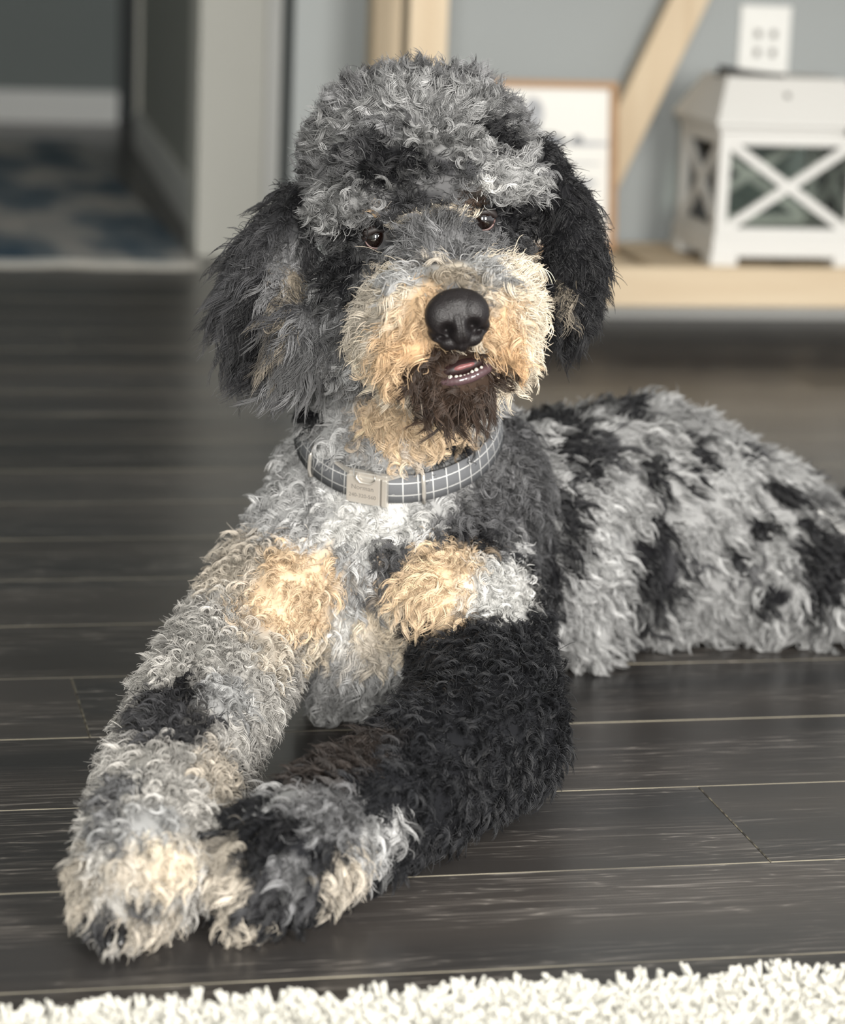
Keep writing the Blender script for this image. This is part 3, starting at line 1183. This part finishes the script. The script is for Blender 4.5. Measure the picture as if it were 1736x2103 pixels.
# ------------------------------------------------------------------ eyes, nose and mouth anchors
FACE_DN = np.array([0.165, 0.986])
fd = -FW * 1.0 + RT * 0.10 - UP * 0.16
fd /= np.linalg.norm(fd)                    # where the face looks
fr_ = RT * 0.986 + UP * 0.165
fr_ -= fd * (fr_ @ fd)
fr_ /= np.linalg.norm(fr_)
fu = np.cross(fr_, -fd)
fu /= np.linalg.norm(fu)
EYES = []
for (u, v) in ((772, 487), (991, 450)):
    h = hit(u, v, 'body')
    D = depth_of(h[0])
    EYES.append(at(u, v, D + 0.0035))
NOSE = at(941, 657, 2.104)
MOUTH = at(955, 760, 2.148)

# ------------------------------------------------------------------ fur
G0 = np.array([0, 0, -1.0])
NOSE_IN = NOSE - fd * 0.06
BROW = at(880, 470, 2.30)
#        density/m2  len   curlR  turns stand  jitter  thick
FURP = {
    'head': (175000, .021, .0038, 1.30, .36, .32, .00027), 'muzzle': (175000, .023, .0046, 1.15, .18, .26, .00027), 'beard': (130000, .030, .004, .7, .26, .30, .00025),
    'neck': (165000, .023, .0044, 1.5, .38, .38, .00027), 'chest': (160000, .023, .0040, 1.4, .34, .36, .00028), 'leg_a': (160000, .023, .0034, 1.1, .38, .32, .00028),
    'leg_b': (150000, .023, .0034, 1.1, .38, .32, .00028), 'trunk': (85000, .027, .0036, 1.1, .36, .32, .00038), 'hind_leg': (90000, .028, .004, 1.1, .38, .36, .00038),
    'tail': (70000, .028, .004, 1.0, .50, .36, .00038), 'ear_a': (190000, .044, .0034, 1.5, .10, .13, .00026), 'ear_b': (190000, .034, .0032, 1.5, .08, .13, .00026),
}
STR = 14            # strands in a lock
KP = 8              # points on a strand
LOCKDENS = 1.0 / STR


def clear_front(P, c, axis, r, reach):
    """points inside a short cylinder in front of c along axis"""
    d = P - c
    t = d @ axis
    rad = np.linalg.norm(d - t[..., None] * axis, axis=-1)
    return (t > -0.012) & (t < reach) & (rad < r)


def grow(me, items, parents):
    co, no, tri = tri_data(me)
    a, b, c = co[tri[:, 0]], co[tri[:, 1]], co[tri[:, 2]]
    cr = np.cross(b - a, c - a)
    ar = np.linalg.norm(cr, axis=1) / 2
    cen = (a + b + c) / 3
    treg = regions(cen, items)
    fn = cr / (2 * ar[:, None] + 1e-12)
    dens = np.array([FURP[r][0] for r in treg]) * LOCKDENS
    view = CAM - cen
    view /= np.linalg.norm(view, axis=1)[:, None]
    facing = (fn * view).sum(1)
    dens = dens * np.where(facing > -0.35, 1.0, 0.35)      # thinner on the far side and the belly
    dens = dens * np.where(cen[:, 2] < 0.0075, 0.0, 1.0)
    exp = ar * dens
    N = int(exp.sum())
    idx = rng.choice(len(ar), N, p=exp / exp.sum())
    r1, r2 = np.sqrt(rng.random(N)), rng.random(N)
    w0, w1, w2 = 1 - r1, r1 * (1 - r2), r1 * r2
    P = a[idx] * w0[:, None] + b[idx] * w1[:, None] + c[idx] * w2[:, None]
    nrm = no[tri[idx, 0]] * w0[:, None] + no[tri[idx, 1]] * w1[:, None] + no[tri[idx, 2]] * w2[:, None]
    nrm /= np.linalg.norm(nrm, axis=1)[:, None]
    reg = treg[idx]
    L = np.array([FURP[r][1] for r in reg])
    CR = np.array([FURP[r][2] for r in reg])
    TU = np.array([FURP[r][3] for r in reg])
    ST = np.array([FURP[r][4] for r in reg])
    JI = np.array([FURP[r][5] for r in reg])
    TH = np.array([FURP[r][6] for r in reg])
    # where the coat lies
    flow = np.tile(G0 * 1.0, (N, 1))
    s = reg == 'head'
    flow[s] = (P[s] - BROW) * 8 + G0 * 0.25
    s = (reg == 'muzzle')
    f = P[s] - NOSE_IN
    f /= np.linalg.norm(f, axis=1)[:, None]
    flow[s] = f + G0 * 0.9
    for nm, dv in (('leg_a', (-0.35, -0.75, -0.45)), ('leg_b', (-0.6, -0.45, -0.55)), ('trunk', (0.55, 0.0, -0.8)), ('hind_leg', (0.1, -0.2, -1)), ('tail', (0.3, 0, 0.4)),
                   ('ear_a', (-0.42, -0.1, -1.0)), ('ear_b', (0.36, -0.1, -1.0)), ('chest', (0, -0.1, -1))):
        s = reg == nm
        flow[s] = np.array(dv)
    flow /= np.linalg.norm(flow, axis=1)[:, None] + 1e-9
    # slow swirls in the lie of the coat
    sw = np.stack([vnoise(P, 16, 31), vnoise(P, 16, 32), vnoise(P, 16, 33)], 1)
    flow = flow + (0.16 if reg[0].startswith('ear') else 0.55) * sw
    flow -= nrm * (flow * nrm).sum(1)[:, None] * 0.8
    flow /= np.linalg.norm(flow, axis=1)[:, None] + 1e-9
    ax = nrm * ST[:, None] + flow * (1 - ST)[:, None] + rng.normal(0, 1, (N, 3)) * (JI * 0.45)[:, None]
    ax /= np.linalg.norm(ax, axis=1)[:, None]
    L = L * rng.uniform(0.75, 1.15, N)
    # short around the collar, eyes, nose and lips
    dcol = np.abs((P - COLLAR_C) @ COLLAR_N)
    L = np.where(np.isin(reg, ['neck', 'chest']) & (dcol < 0.020), L * 0.55, L)
    de = np.minimum(np.linalg.norm(P - EYES[0], axis=1), np.linalg.norm(P - EYES[1], axis=1))
    L = L * np.clip((de - 0.004) / 0.024, 0.30, 1.0)
    dn = np.linalg.norm(P - NOSE, axis=1)
    L = L * np.clip((dn - 0.008) / 0.036, 0.50, 1.0)
    keep = (dn > 0.0205)
    dm = np.linalg.norm(P - MOUTH, axis=1)
    L = L * np.clip(dm / 0.030, 0.45, 1.0)
    keep &= ~((dcol < 0.0115) & np.isin(reg, ['neck', 'chest']) & (np.linalg.norm(P - COLLAR_C, axis=1) < 0.14))
    # build lock centre lines
    ts = np.linspace(0, 1, KP)
    ref = np.where(np.abs(ax[:, 2:3]) < 0.9, np.array([[0, 0, 1.0]]), np.array([[1.0, 0, 0]]))
    U = np.cross(ax, ref)
    U /= np.linalg.norm(U, axis=1)[:, None]
    V = np.cross(ax, U)
    ph = rng.uniform(0, 6.28, N)
    om = TU * rng.uniform(0.75, 1.25, N) * 6.2832 * np.where(rng.random(N) < 0.5, 1, -1)
    CR = CR * rng.uniform(0.6, 1.3, N)
    sag = flow * (1 - ST)[:, None] * 0.35
    col, var = coat(P, reg)
    tone = vnoise(P, 55, 41, 2) * 0.75 + rng.normal(0, 0.42, N)
    col = col * np.exp(np.clip(tone, -1.5, 0.85) * var)[:, None]
    # strands
    out = {}
    NS = STR
    SP = np.zeros((N, NS, KP, 3))
    base_r = 0.0046
    CONV = 0.34 if reg[0].startswith('ear') else 0.70
    jx = rng.normal(0, 1, (N, NS)) * base_r * 0.62
    jy = rng.normal(0, 1, (N, NS)) * base_r * 0.62
    T1 = np.cross(nrm, U)
    T1 /= np.linalg.norm(T1, axis=1)[:, None] + 1e-9
    T2 = np.cross(nrm, T1)
    lj = rng.uniform(0.72, 1.08, (N, NS))
    pj = rng.normal(0, 0.28, (N, NS))
    for i, t in enumerate(ts):
        g = ph[:, None] + pj + om[:, None] * t
        ramp = min(1.0, t * 2.2)
        cu = CR[:, None] * ramp * np.cos(g)
        cv = CR[:, None] * ramp * np.sin(g)
        conv = 1.0 - CONV * min(1.0, t * 1.5)
        SP[:, :, i, :] = (P[:, None, :] + T1[:, None, :] * (jx * conv)[..., None] + T2[:, None, :] * (jy * conv)[..., None]
                          + ax[:, None, :] * (L[:, None] * lj * t * 0.92)[..., None] + sag[:, None, :] * (L[:, None] * lj * t * t)[..., None]
                          + U[:, None, :] * cu[..., None] + V[:, None, :] * cv[..., None])
    SP[..., 2] = np.maximum(SP[..., 2], 0.0015)
    # keep eyes, nose and lips open
    for e in EYES:
        bad = clear_front(SP, e - fu * 0.0015, fd, 0.0078, 0.06).any(2)
        keep2 = ~bad
        SPk = keep2 if e is EYES[0] else (SPk & keep2)
    SPk &= ~clear_front(SP, NOSE - fd * 0.004, fd, 0.0225, 0.08).any(2)
    SPk &= ~clear_front(SP, MOUTH, fd, 0.0095, 0.05).any(2)
    SPk &= ~clear_front(SP, MOUTH - fr_ * 0.011, fd, 0.0065, 0.05).any(2)
    SPk &= ~clear_front(SP, MOUTH + fr_ * 0.011, fd, 0.0070, 0.05).any(2)
    ce, chh = collar_coords(SP.reshape(-1, 3))
    inb = ((np.abs(chh) < 0.0125) & (ce > 0.90) & (ce < 1.16)).reshape(N, NS, KP).any(2)
    SPk &= ~(inb & np.isin(reg, ['neck', 'chest', 'beard', 'muzzle'])[:, None])
    SPk &= keep[:, None]
    scol = col[:, None, :] * rng.uniform(0.72, 1.28, (N, NS))[..., None]
    scol = np.clip(scol, 0.003, 0.85)
    rad = TH[:, None] * rng.uniform(0.8, 1.25, (N, NS))
    prof = np.array([1.0, 1.05, 1.05, 1.0, 0.92, 0.8, 0.62, 0.28])
    # short dense undercoat between the locks
    NU, KU = 11, 4
    UPt = np.zeros((N, NU, KU, 3))
    ux = rng.normal(0, 0.0055, (N, NU))
    uy = rng.normal(0, 0.0055, (N, NU))
    uax = nrm[:, None, :] * 0.45 + flow[:, None, :] * 0.6 + rng.normal(0, 0.33, (N, NU, 3))
    ul = np.minimum(L, 0.016)[:, None] * rng.uniform(0.6, 1.0, (N, NU))
    bend = rng.normal(0, 0.0030, (N, NU, 3))
    for i in range(KU):
        t = i / (KU - 1)
        UPt[:, :, i, :] = (P[:, None, :] + T1[:, None, :] * ux[..., None] + T2[:, None, :] * uy[..., None] - nrm[:, None, :] * 0.001
                           + uax * (ul * t)[..., None] + bend * math.sin(t * 2.6))
    UPt[..., 2] = np.maximum(UPt[..., 2], 0.0012)
    Uk = np.tile(keep[:, None], (1, NU))
    for e in EYES:
        Uk &= ~clear_front(UPt, e - fu * 0.0015, fd, 0.0078, 0.06).any(2)
    Uk &= ~clear_front(UPt, NOSE - fd * 0.004, fd, 0.0225, 0.08).any(2)
    Uk &= ~clear_front(UPt, MOUTH, fd, 0.011, 0.05).any(2)
    ucol = np.clip(col[:, None, :] * rng.uniform(0.6, 1.15, (N, NU))[..., None], 0.003, 0.8)
    urad = TH[:, None] * rng.uniform(0.9, 1.3, (N, NU))
    uprof = np.array([1.0, 1.0, 0.85, 0.4])
    for r in sorted(set(reg)):
        s = reg == r
        ku = Uk[s]
        k = SPk[s]
        nm, par, lab = parents[r]
        o = curves_object(nm, [(SP[s][k], rad[s][k][:, None] * prof[None], scol[s][k]), (UPt[s][ku], urad[s][ku][:, None] * uprof[None], ucol[s][ku])], MT['fur'], par)
        if lab:
            o['label'] = lab
    return N


# skin
skin = strand_material('skin_under_coat', 0.9, 0.05)


def skin_colours(me, items):
    co, no, tri = tri_data(me)
    reg = regions(co, items)
    col, var = coat(co, reg)
    ca = me.attributes.new('Col', 'FLOAT_COLOR', 'POINT')
    ca.data.foreach_set('color', np.concatenate([col, np.ones((len(co), 1))], 1).astype(np.float32).ravel())


skin_colours(body_me, BL)
body = link('body', body_me, skin, DOG)
ear_o = {}
for nm, lab in (('ear_a', 'long feathered charcoal ear with a fawn streak'), ('ear_b', 'long feathered black ear')):
    skin_colours(ear_me[nm], ear_items[nm])
    ear_o[nm] = tag(link('ear', ear_me[nm], skin, DOG), lab)

PARENTS = {
    'head': ('head_fur', DOG, 'curly grey merle hair on the crown and brows'), 'muzzle': ('muzzle_fur', DOG, 'curly cream and tan hair on the muzzle'),
    'beard': ('beard', DOG, 'wet dark brown beard under the lip'), 'neck': ('neck_fur', DOG, 'silver neck hair with a tan throat'),
    'chest': ('chest_fur', DOG, 'silver grey curly chest hair'), 'leg_a': ('foreleg_fur', DOG, 'silver and tan hair on the outstretched foreleg'),
    'leg_b': ('foreleg_fur', DOG, 'black and grey hair on the bent foreleg'), 'trunk': ('trunk_fur', DOG, 'silver flank hair with black patches'),
    'hind_leg': ('hind_leg_fur', DOG, 'silver and black hair on the hind leg'), 'tail': ('tail_fur', DOG, 'grey and black hair on the tail'),
    'ear_a': ('ear_fur', ear_o['ear_a'], None), 'ear_b': ('ear_fur', ear_o['ear_b'], None),
}
nl = grow(body_me, BL, PARENTS)
for nm in ('ear_a', 'ear_b'):
    nl += grow(ear_me[nm], ear_items[nm], PARENTS)
print('locks', nl, 'strands', nl * STR)


# ------------------------------------------------------------------ face details
FM = Matrix.Identity(4)
for i in range(3):
    FM[i][0], FM[i][1], FM[i][2] = fr_[i], fu[i], fd[i]


def face(origin, a, b, c):
    return origin + fr_ * a + fu * b + fd * c


def blob_mesh(parts, origin, voxel, sm, sub=3):
    """remeshed union of ellipsoids given in face axes (a right, b up, c out): (a, b, c, ra, rb, rc, rot)"""
    bm = bmesh.new()
    for (a, b, c, ra, rb, rc, rot) in parts:
        r = bmesh.ops.create_icosphere(bm, subdivisions=sub, radius=1.0)
        mt = Matrix.Translation(Vector(face(origin, a, b, c))) @ FM @ Matrix.Rotation(math.radians(rot), 4, 'Z') @ Matrix.Diagonal((ra, rb, rc, 1))
        bmesh.ops.transform(bm, matrix=mt, verts=r['verts'])
    me = bpy.data.meshes.new('tmp')
    bm.to_mesh(me)
    bm.free()
    o = bpy.data.objects.new('tmp', me)
    COL.objects.link(o)
    md = o.modifiers.new('r', 'REMESH')
    md.mode = 'VOXEL'
    md.voxel_size = voxel
    q = o.modifiers.new('s', 'SMOOTH')
    q.iterations = sm
    dg = bpy.context.evaluated_depsgraph_get()
    dg.update()
    out = bpy.data.meshes.new_from_object(o.evaluated_get(dg))
    bpy.data.objects.remove(o)
    for p in out.polygons:
        p.use_smooth = True
    return out


def nose_material():
    m = mat('nose_leather', (0.010, 0.008, 0.0085), 0.45, spec=0.4)
    t = NT(m)
    tc = t.n('ShaderNodeTexCoord').outputs['Object']
    v = t.n('ShaderNodeTexVoronoi')
    v.inputs['Scale'].default_value = 900
    t.l(tc, v.inputs['Vector'])
    t.bump(v.outputs['Distance'], 0.0006, 0.5)
    return m


nose_me = blob_mesh([
    (0, 0.006, -0.004, 0.0255, 0.0190, 0.0150, 0), (0, 0.0125, -0.001, 0.0150, 0.0095, 0.0115, 0), (-0.012, 0.004, 0.000, 0.0140, 0.0160, 0.0120, 0), (0.012, 0.004, 0.000, 0.0140, 0.0160, 0.0120, 0),
    (0, -0.004, 0.003, 0.0100, 0.0160, 0.0105, 0), (-0.0165, -0.007, -0.004, 0.0085, 0.0090, 0.0090, 20), (0.0165, -0.007, -0.004, 0.0085, 0.0090, 0.0090, -20),
    (-0.0095, -0.0165, -0.003, 0.0090, 0.0065, 0.0085, -12), (0.0095, -0.0165, -0.003, 0.0090, 0.0065, 0.0085, 12), (0, -0.018, -0.002, 0.0060, 0.0080, 0.0090, 0),
], NOSE, 0.0011, 4)
nco = np.zeros(len(nose_me.vertices) * 3)
nose_me.vertices.foreach_get('co', nco)
nco = nco.reshape(-1, 3)
dd = nco - NOSE
na, nb, nc = dd @ fr_, dd @ fu, dd @ fd
push = np.zeros(len(nco))
for sgn in (-1, 1):
    for (pa, pb, ra, rb, dep) in ((0.0105, -0.0060, 0.0050, 0.0048, 0.0110), (0.0155, -0.0105, 0.0048, 0.0026, 0.0070), (0.0200, -0.0120, 0.0040, 0.0018, 0.0040)):
        g = ((na - sgn * pa) / ra) ** 2 + ((nb - pb) / rb) ** 2
        push = np.maximum(push, dep * np.exp(-g * 1.3))
push += 0.0016 * np.exp(-(na / 0.0012) ** 2) * (nb < 0.004)
push *= (nc > -0.008)
nco -= fd[None] * push[:, None]
nose_me.vertices.foreach_set('co', nco.ravel())
nose_me.update()
link('nose', nose_me, nose_material(), DOG)

MT['eye'] = mat('dark_brown_eye', (0.007, 0.0032, 0.0024), 0.03, spec=0.9, Coat_Weight=1.0, Coat_Roughness=0.02)
MT['lid'] = mat('eyelid_skin', (0.016, 0.011, 0.010), 0.5)
MT['lid_pink'] = mat('lower_lid_skin', (0.13, 0.075, 0.068), 0.35)


def arc_tube(c, r, a0, a1, rad, squash=1.0, n=18, out=0.0):
    pts, rr = [], []
    for i in range(n + 1):
        a = a0 + (a1 - a0) * i / n
        pts.append(face(c, r * math.cos(a), r * math.sin(a) * squash, out))
        rr.append(rad * (0.35 + 0.65 * math.sin(math.pi * i / n)))
    return tube_mesh(pts, rr, 8)


for e in EYES:
    bm = bmesh.new()
    bmesh.ops.create_uvsphere(bm, u_segments=32, v_segments=20, radius=0.0112)
    bmesh.ops.translate(bm, verts=bm.verts, vec=Vector(e))
    eo = link('eye', mesh_bm(bm, smooth=True), MT['eye'], DOG)
    link('upper_lid', arc_tube(e, 0.0104, -0.05, math.pi + 0.05, 0.0050, 0.66, out=0.0062), MT['lid'], eo, (0, 0, 0))
    link('lower_lid', arc_tube(e, 0.0098, math.pi + 0.15, 2 * math.pi - 0.15, 0.0013, 0.90, out=0.0062), MT['lid_pink'], eo, (0, 0, 0))

# mouth
MT['mouth'] = mat('mouth_dark', (0.022, 0.010, 0.010), 0.4)
MT['lip'] = mat('wet_lip', (0.085, 0.050, 0.055), 0.16, spec=0.7)
MT['tongue'] = mat('tongue', (0.24, 0.095, 0.095), 0.3, Subsurface_Weight=0.1)
MT['tooth'] = mat('tooth_enamel', (0.52, 0.49, 0.43), 0.2)
mo = link('mouth', blob_mesh([(-0.001, 0.002, -0.010, 0.021, 0.008, 0.010, 8)], MOUTH, 0.0012, 2), MT['mouth'], DOG)
link('tongue', blob_mesh([(-0.002, 0.0026, -0.005, 0.0095, 0.0032, 0.0060, 8), (0.004, 0.0032, -0.005, 0.0065, 0.0026, 0.0060, 8)], MOUTH, 0.0009, 3), MT['tongue'], mo, (0, 0, 0))
link('lower_lip', blob_mesh([(x, -0.0072 + 0.13 * x + 7 * x * x, 0.000 - 16 * x * x, 0.0042, 0.0044, 0.0046, 0) for x in np.linspace(-0.0175, 0.0185, 13)], MOUTH, 0.0009, 4), MT['lip'], mo, (0, 0, 0))
for k, (x, hgt, wdt) in enumerate(((-0.0125, 0.0028, 0.0021), (-0.0076, 0.0020, 0.0019), (-0.0042, 0.0016, 0.0016), (-0.0010, 0.0009, 0.0015), (0.0022, 0.0010, 0.0015), (0.0056, 0.0022, 0.0018), (0.0092, 0.0026, 0.0020), (0.0136, 0.0019, 0.0016))):
    link('tooth', blob_mesh([(x, -0.0038 + 0.13 * x + 7 * x * x, 0.0012 - 14 * x * x, wdt, hgt, 0.0017, (k * 37) % 21 - 10)], MOUTH, 0.0006, 2, 2), MT['tooth'], mo, (0, 0, 0))

# claws on the outstretched paw
MT['claw'] = mat('black_claw', (0.012, 0.012, 0.013), 0.22, spec=0.6)
for (u, v) in ((229, 1906), (254, 1904), (182, 1893)):
    h = hit(u, v)
    if h is None:
        continue
    p = h[0]
    d = -FW + np.array([0, 0, -0.45])
    d /= np.linalg.norm(d)
    link('claw', tube_mesh([p - d * 0.004, p + d * 0.008, p + d * 0.015 + np.array([0, 0, -0.001]), p + d * 0.020 + np.array([0, 0, -0.004])], [0.0045, 0.0046, 0.0036, 0.0012], 10), MT['claw'], DOG)


# ------------------------------------------------------------------ collar
def collar():
    o = empty('dog_collar', tuple(COLLAR_C), 'grey windowpane check dog collar with engraved metal buckle', 'collar')
    m = mat('grey_check_cloth', (0.2, 0.2, 0.2), 0.85, spec=0.2)
    t = NT(m)
    uv = t.n('ShaderNodeUVMap').outputs[0]
    sp = t.n('ShaderNodeSeparateXYZ')
    t.l(uv, sp.inputs[0])

    def grid(x, per, half):
        f = t.math('FRACT', t.math('DIVIDE', x, per))
        return t.math('LESS_THAN', t.math('ABSOLUTE', t.math('SUBTRACT', f, 0.5)), half / per)
    g = t.math('MAXIMUM', grid(sp.outputs[0], 0.0135, 0.00055), grid(sp.outputs[1], 0.0115, 0.00055))
    wv = t.noise(uv, 1500, 2)
    base = t.mix(wv, (0.10, 0.103, 0.11), (0.19, 0.195, 0.205))
    t.l(t.mix(g, base, (0.55, 0.55, 0.54)), t.b.inputs['Base Color'])
    t.bump(wv, 0.0006, 0.4)
    N = 96
    wd, th = 0.0255, 0.0022
    bm = bmesh.new()
    ul = bm.loops.layers.uv.new('UVMap')

    def P(th_, h, off):
        r = CU * math.cos(th_) + CV * math.sin(th_)
        n = r / np.linalg.norm(r)
        return COLLAR_C + r + n * (off - h * 0.16) + COLLAR_N * h
    acc = [0.0]
    for i in range(N):
        a, b = P(2 * math.pi * i / N, 0, 0), P(2 * math.pi * (i + 1) / N, 0, 0)
        acc.append(acc[-1] + float(np.linalg.norm(b - a)))
    prof = [(-wd / 2, 0), (-wd / 2, th), (0, th * 1.15), (wd / 2, th), (wd / 2, 0)]
    rings = [[bm.verts.new(P(2 * math.pi * i / N, h, q)) for (h, q) in prof] for i in range(N)]
    for i in range(N):
        j = (i + 1) % N
        for k in range(5):
            l = (k + 1) % 5
            f = bm.faces.new((rings[i][k], rings[j][k], rings[j][l], rings[i][l]))
            for lp, (aa, kk) in zip(f.loops, ((i, k), (i + 1, k), (i + 1, l), (i, l))):
                lp[ul].uv = (acc[aa], prof[kk][0])
    me = mesh_bm(bm, smooth=True)
    link('strap', me, m, o)

    def frame(u):
        """band frame where photo column u crosses the front of the collar"""
        best = min((abs(CX + F * ((P(a, 0, 0) - CAM) @ RT) / ((P(a, 0, 0) - CAM) @ FW) - u), a) for a in np.linspace(0.02, math.pi - 0.02, 400))
        a = best[1]
        p = P(a, 0, th)
        T = P(a - 0.02, 0, th) - P(a + 0.02, 0, th)
        T /= np.linalg.norm(T)
        B = P(a, 0.01, th) - P(a, -0.01, th)
        B /= np.linalg.norm(B)
        Nn = np.cross(T, B)
        Nn /= np.linalg.norm(Nn)
        if Nn @ (CAM - p) < 0:
            Nn = -Nn
        mt = Matrix.Identity(4)
        for i in range(3):
            mt[i][0], mt[i][1], mt[i][2], mt[i][3] = T[i], B[i], Nn[i], p[i]
        return mt

    def put(name, bm, mt, m_, parent, smooth=False):
        bmesh.ops.transform(bm, matrix=mt, verts=bm.verts)
        return link(name, mesh_bm(bm, smooth=smooth), m_, parent, None if parent is o else (0, 0, 0))

    def loft(name, pts, r, mt, parent, seg=8):
        me = tube_mesh([mt @ Vector(p) for p in pts], [r] * len(pts), seg)
        return link(name, me, MT['nickel'], parent, None if parent is o else (0, 0, 0))
    mb = frame(757)
    bm = bmesh.new()
    add_box(bm, -0.0190, 0.0125, -0.0150, 0.0115, -0.001, 0.0050, bevel=0.0008)
    bk = put('buckle', bm, mb, MT['nickel'], o)
    bm = bmesh.new()
    add_box(bm, 0.0140, 0.0190, -0.0150, 0.0115, -0.001, 0.0050, bevel=0.0008)
    put('buckle_end', bm, mb, MT['nickel'], bk)
    bm = bmesh.new()
    add_box(bm, 0.0120, 0.0145, -0.0145, 0.0110, -0.001, 0.0030)
    put('seam', bm, mb, MT['engrave'], bk)
    bm = bmesh.new()
    add_box(bm, -0.0175, 0.0185, 0.0105, 0.0150, -0.003, 0.0035, bevel=0.0008)
    put('release_bar', bm, mb, MT['nickel'], bk)
    loft('release_loop', [(-0.0085, 0.0150, 0.0045), (-0.0090, 0.0105, 0.0068), (-0.0050, 0.0070, 0.0072), (0.0045, 0.0070, 0.0072), (0.0085, 0.0105, 0.0068), (0.0080, 0.0150, 0.0045)], 0.0010, mb, bk)
    for sg in (-1, 1):
        bm = bmesh.new()
        vs = [bm.verts.new(q) for q in ((sg * 0.0180, 0.0095, -0.003), (sg * 0.0330, 0.0160, -0.0055), (sg * 0.0335, 0.0185, -0.0060), (sg * 0.0170, 0.0150, -0.001))]
        f = bm.faces.new(vs)
        r = bmesh.ops.extrude_face_region(bm, geom=[f])
        for v in r['geom']:
            if isinstance(v, bmesh.types.BMVert):
                v.co.z += 0.0032
        put('wing', bm, mb, MT['nickel'], bk)
    for txt, y, sz in (('Norman', -0.0010, 0.0062), ('240-320-560', -0.0085, 0.0050)):
        cu = bpy.data.curves.new('lettering', 'FONT')
        cu.body = txt
        cu.size = sz
        cu.align_x = 'CENTER'
        cu.extrude = 0.00008
        tmp = bpy.data.objects.new('tmp', cu)
        COL.objects.link(tmp)
        dg = bpy.context.evaluated_depsgraph_get()
        dg.update()
        me = bpy.data.meshes.new_from_object(tmp.evaluated_get(dg))
        bpy.data.objects.remove(tmp)
        me.transform(mb @ Matrix.Translation((-0.0035, y, 0.0052)))
        link('lettering', me, MT['engrave'], bk, (0, 0, 0))
    for u in (646, 868):
        mf = frame(u)
        h = wd / 2 + 0.0015
        me = tube_mesh([mf @ Vector(q) for q in ((0, h + 0.001, -0.003), (0, h, 0.0014), (0, h * 0.5, 0.0026), (0, 0, 0.0030), (0, -h * 0.5, 0.0026), (0, -h, 0.0014), (0, -h - 0.001, -0.003))],
                       [0.0014, 0.0018, 0.0019, 0.0019, 0.0019, 0.0018, 0.0014], 8)
        link('slide_ring', me, MT['nickel'], o)


collar()
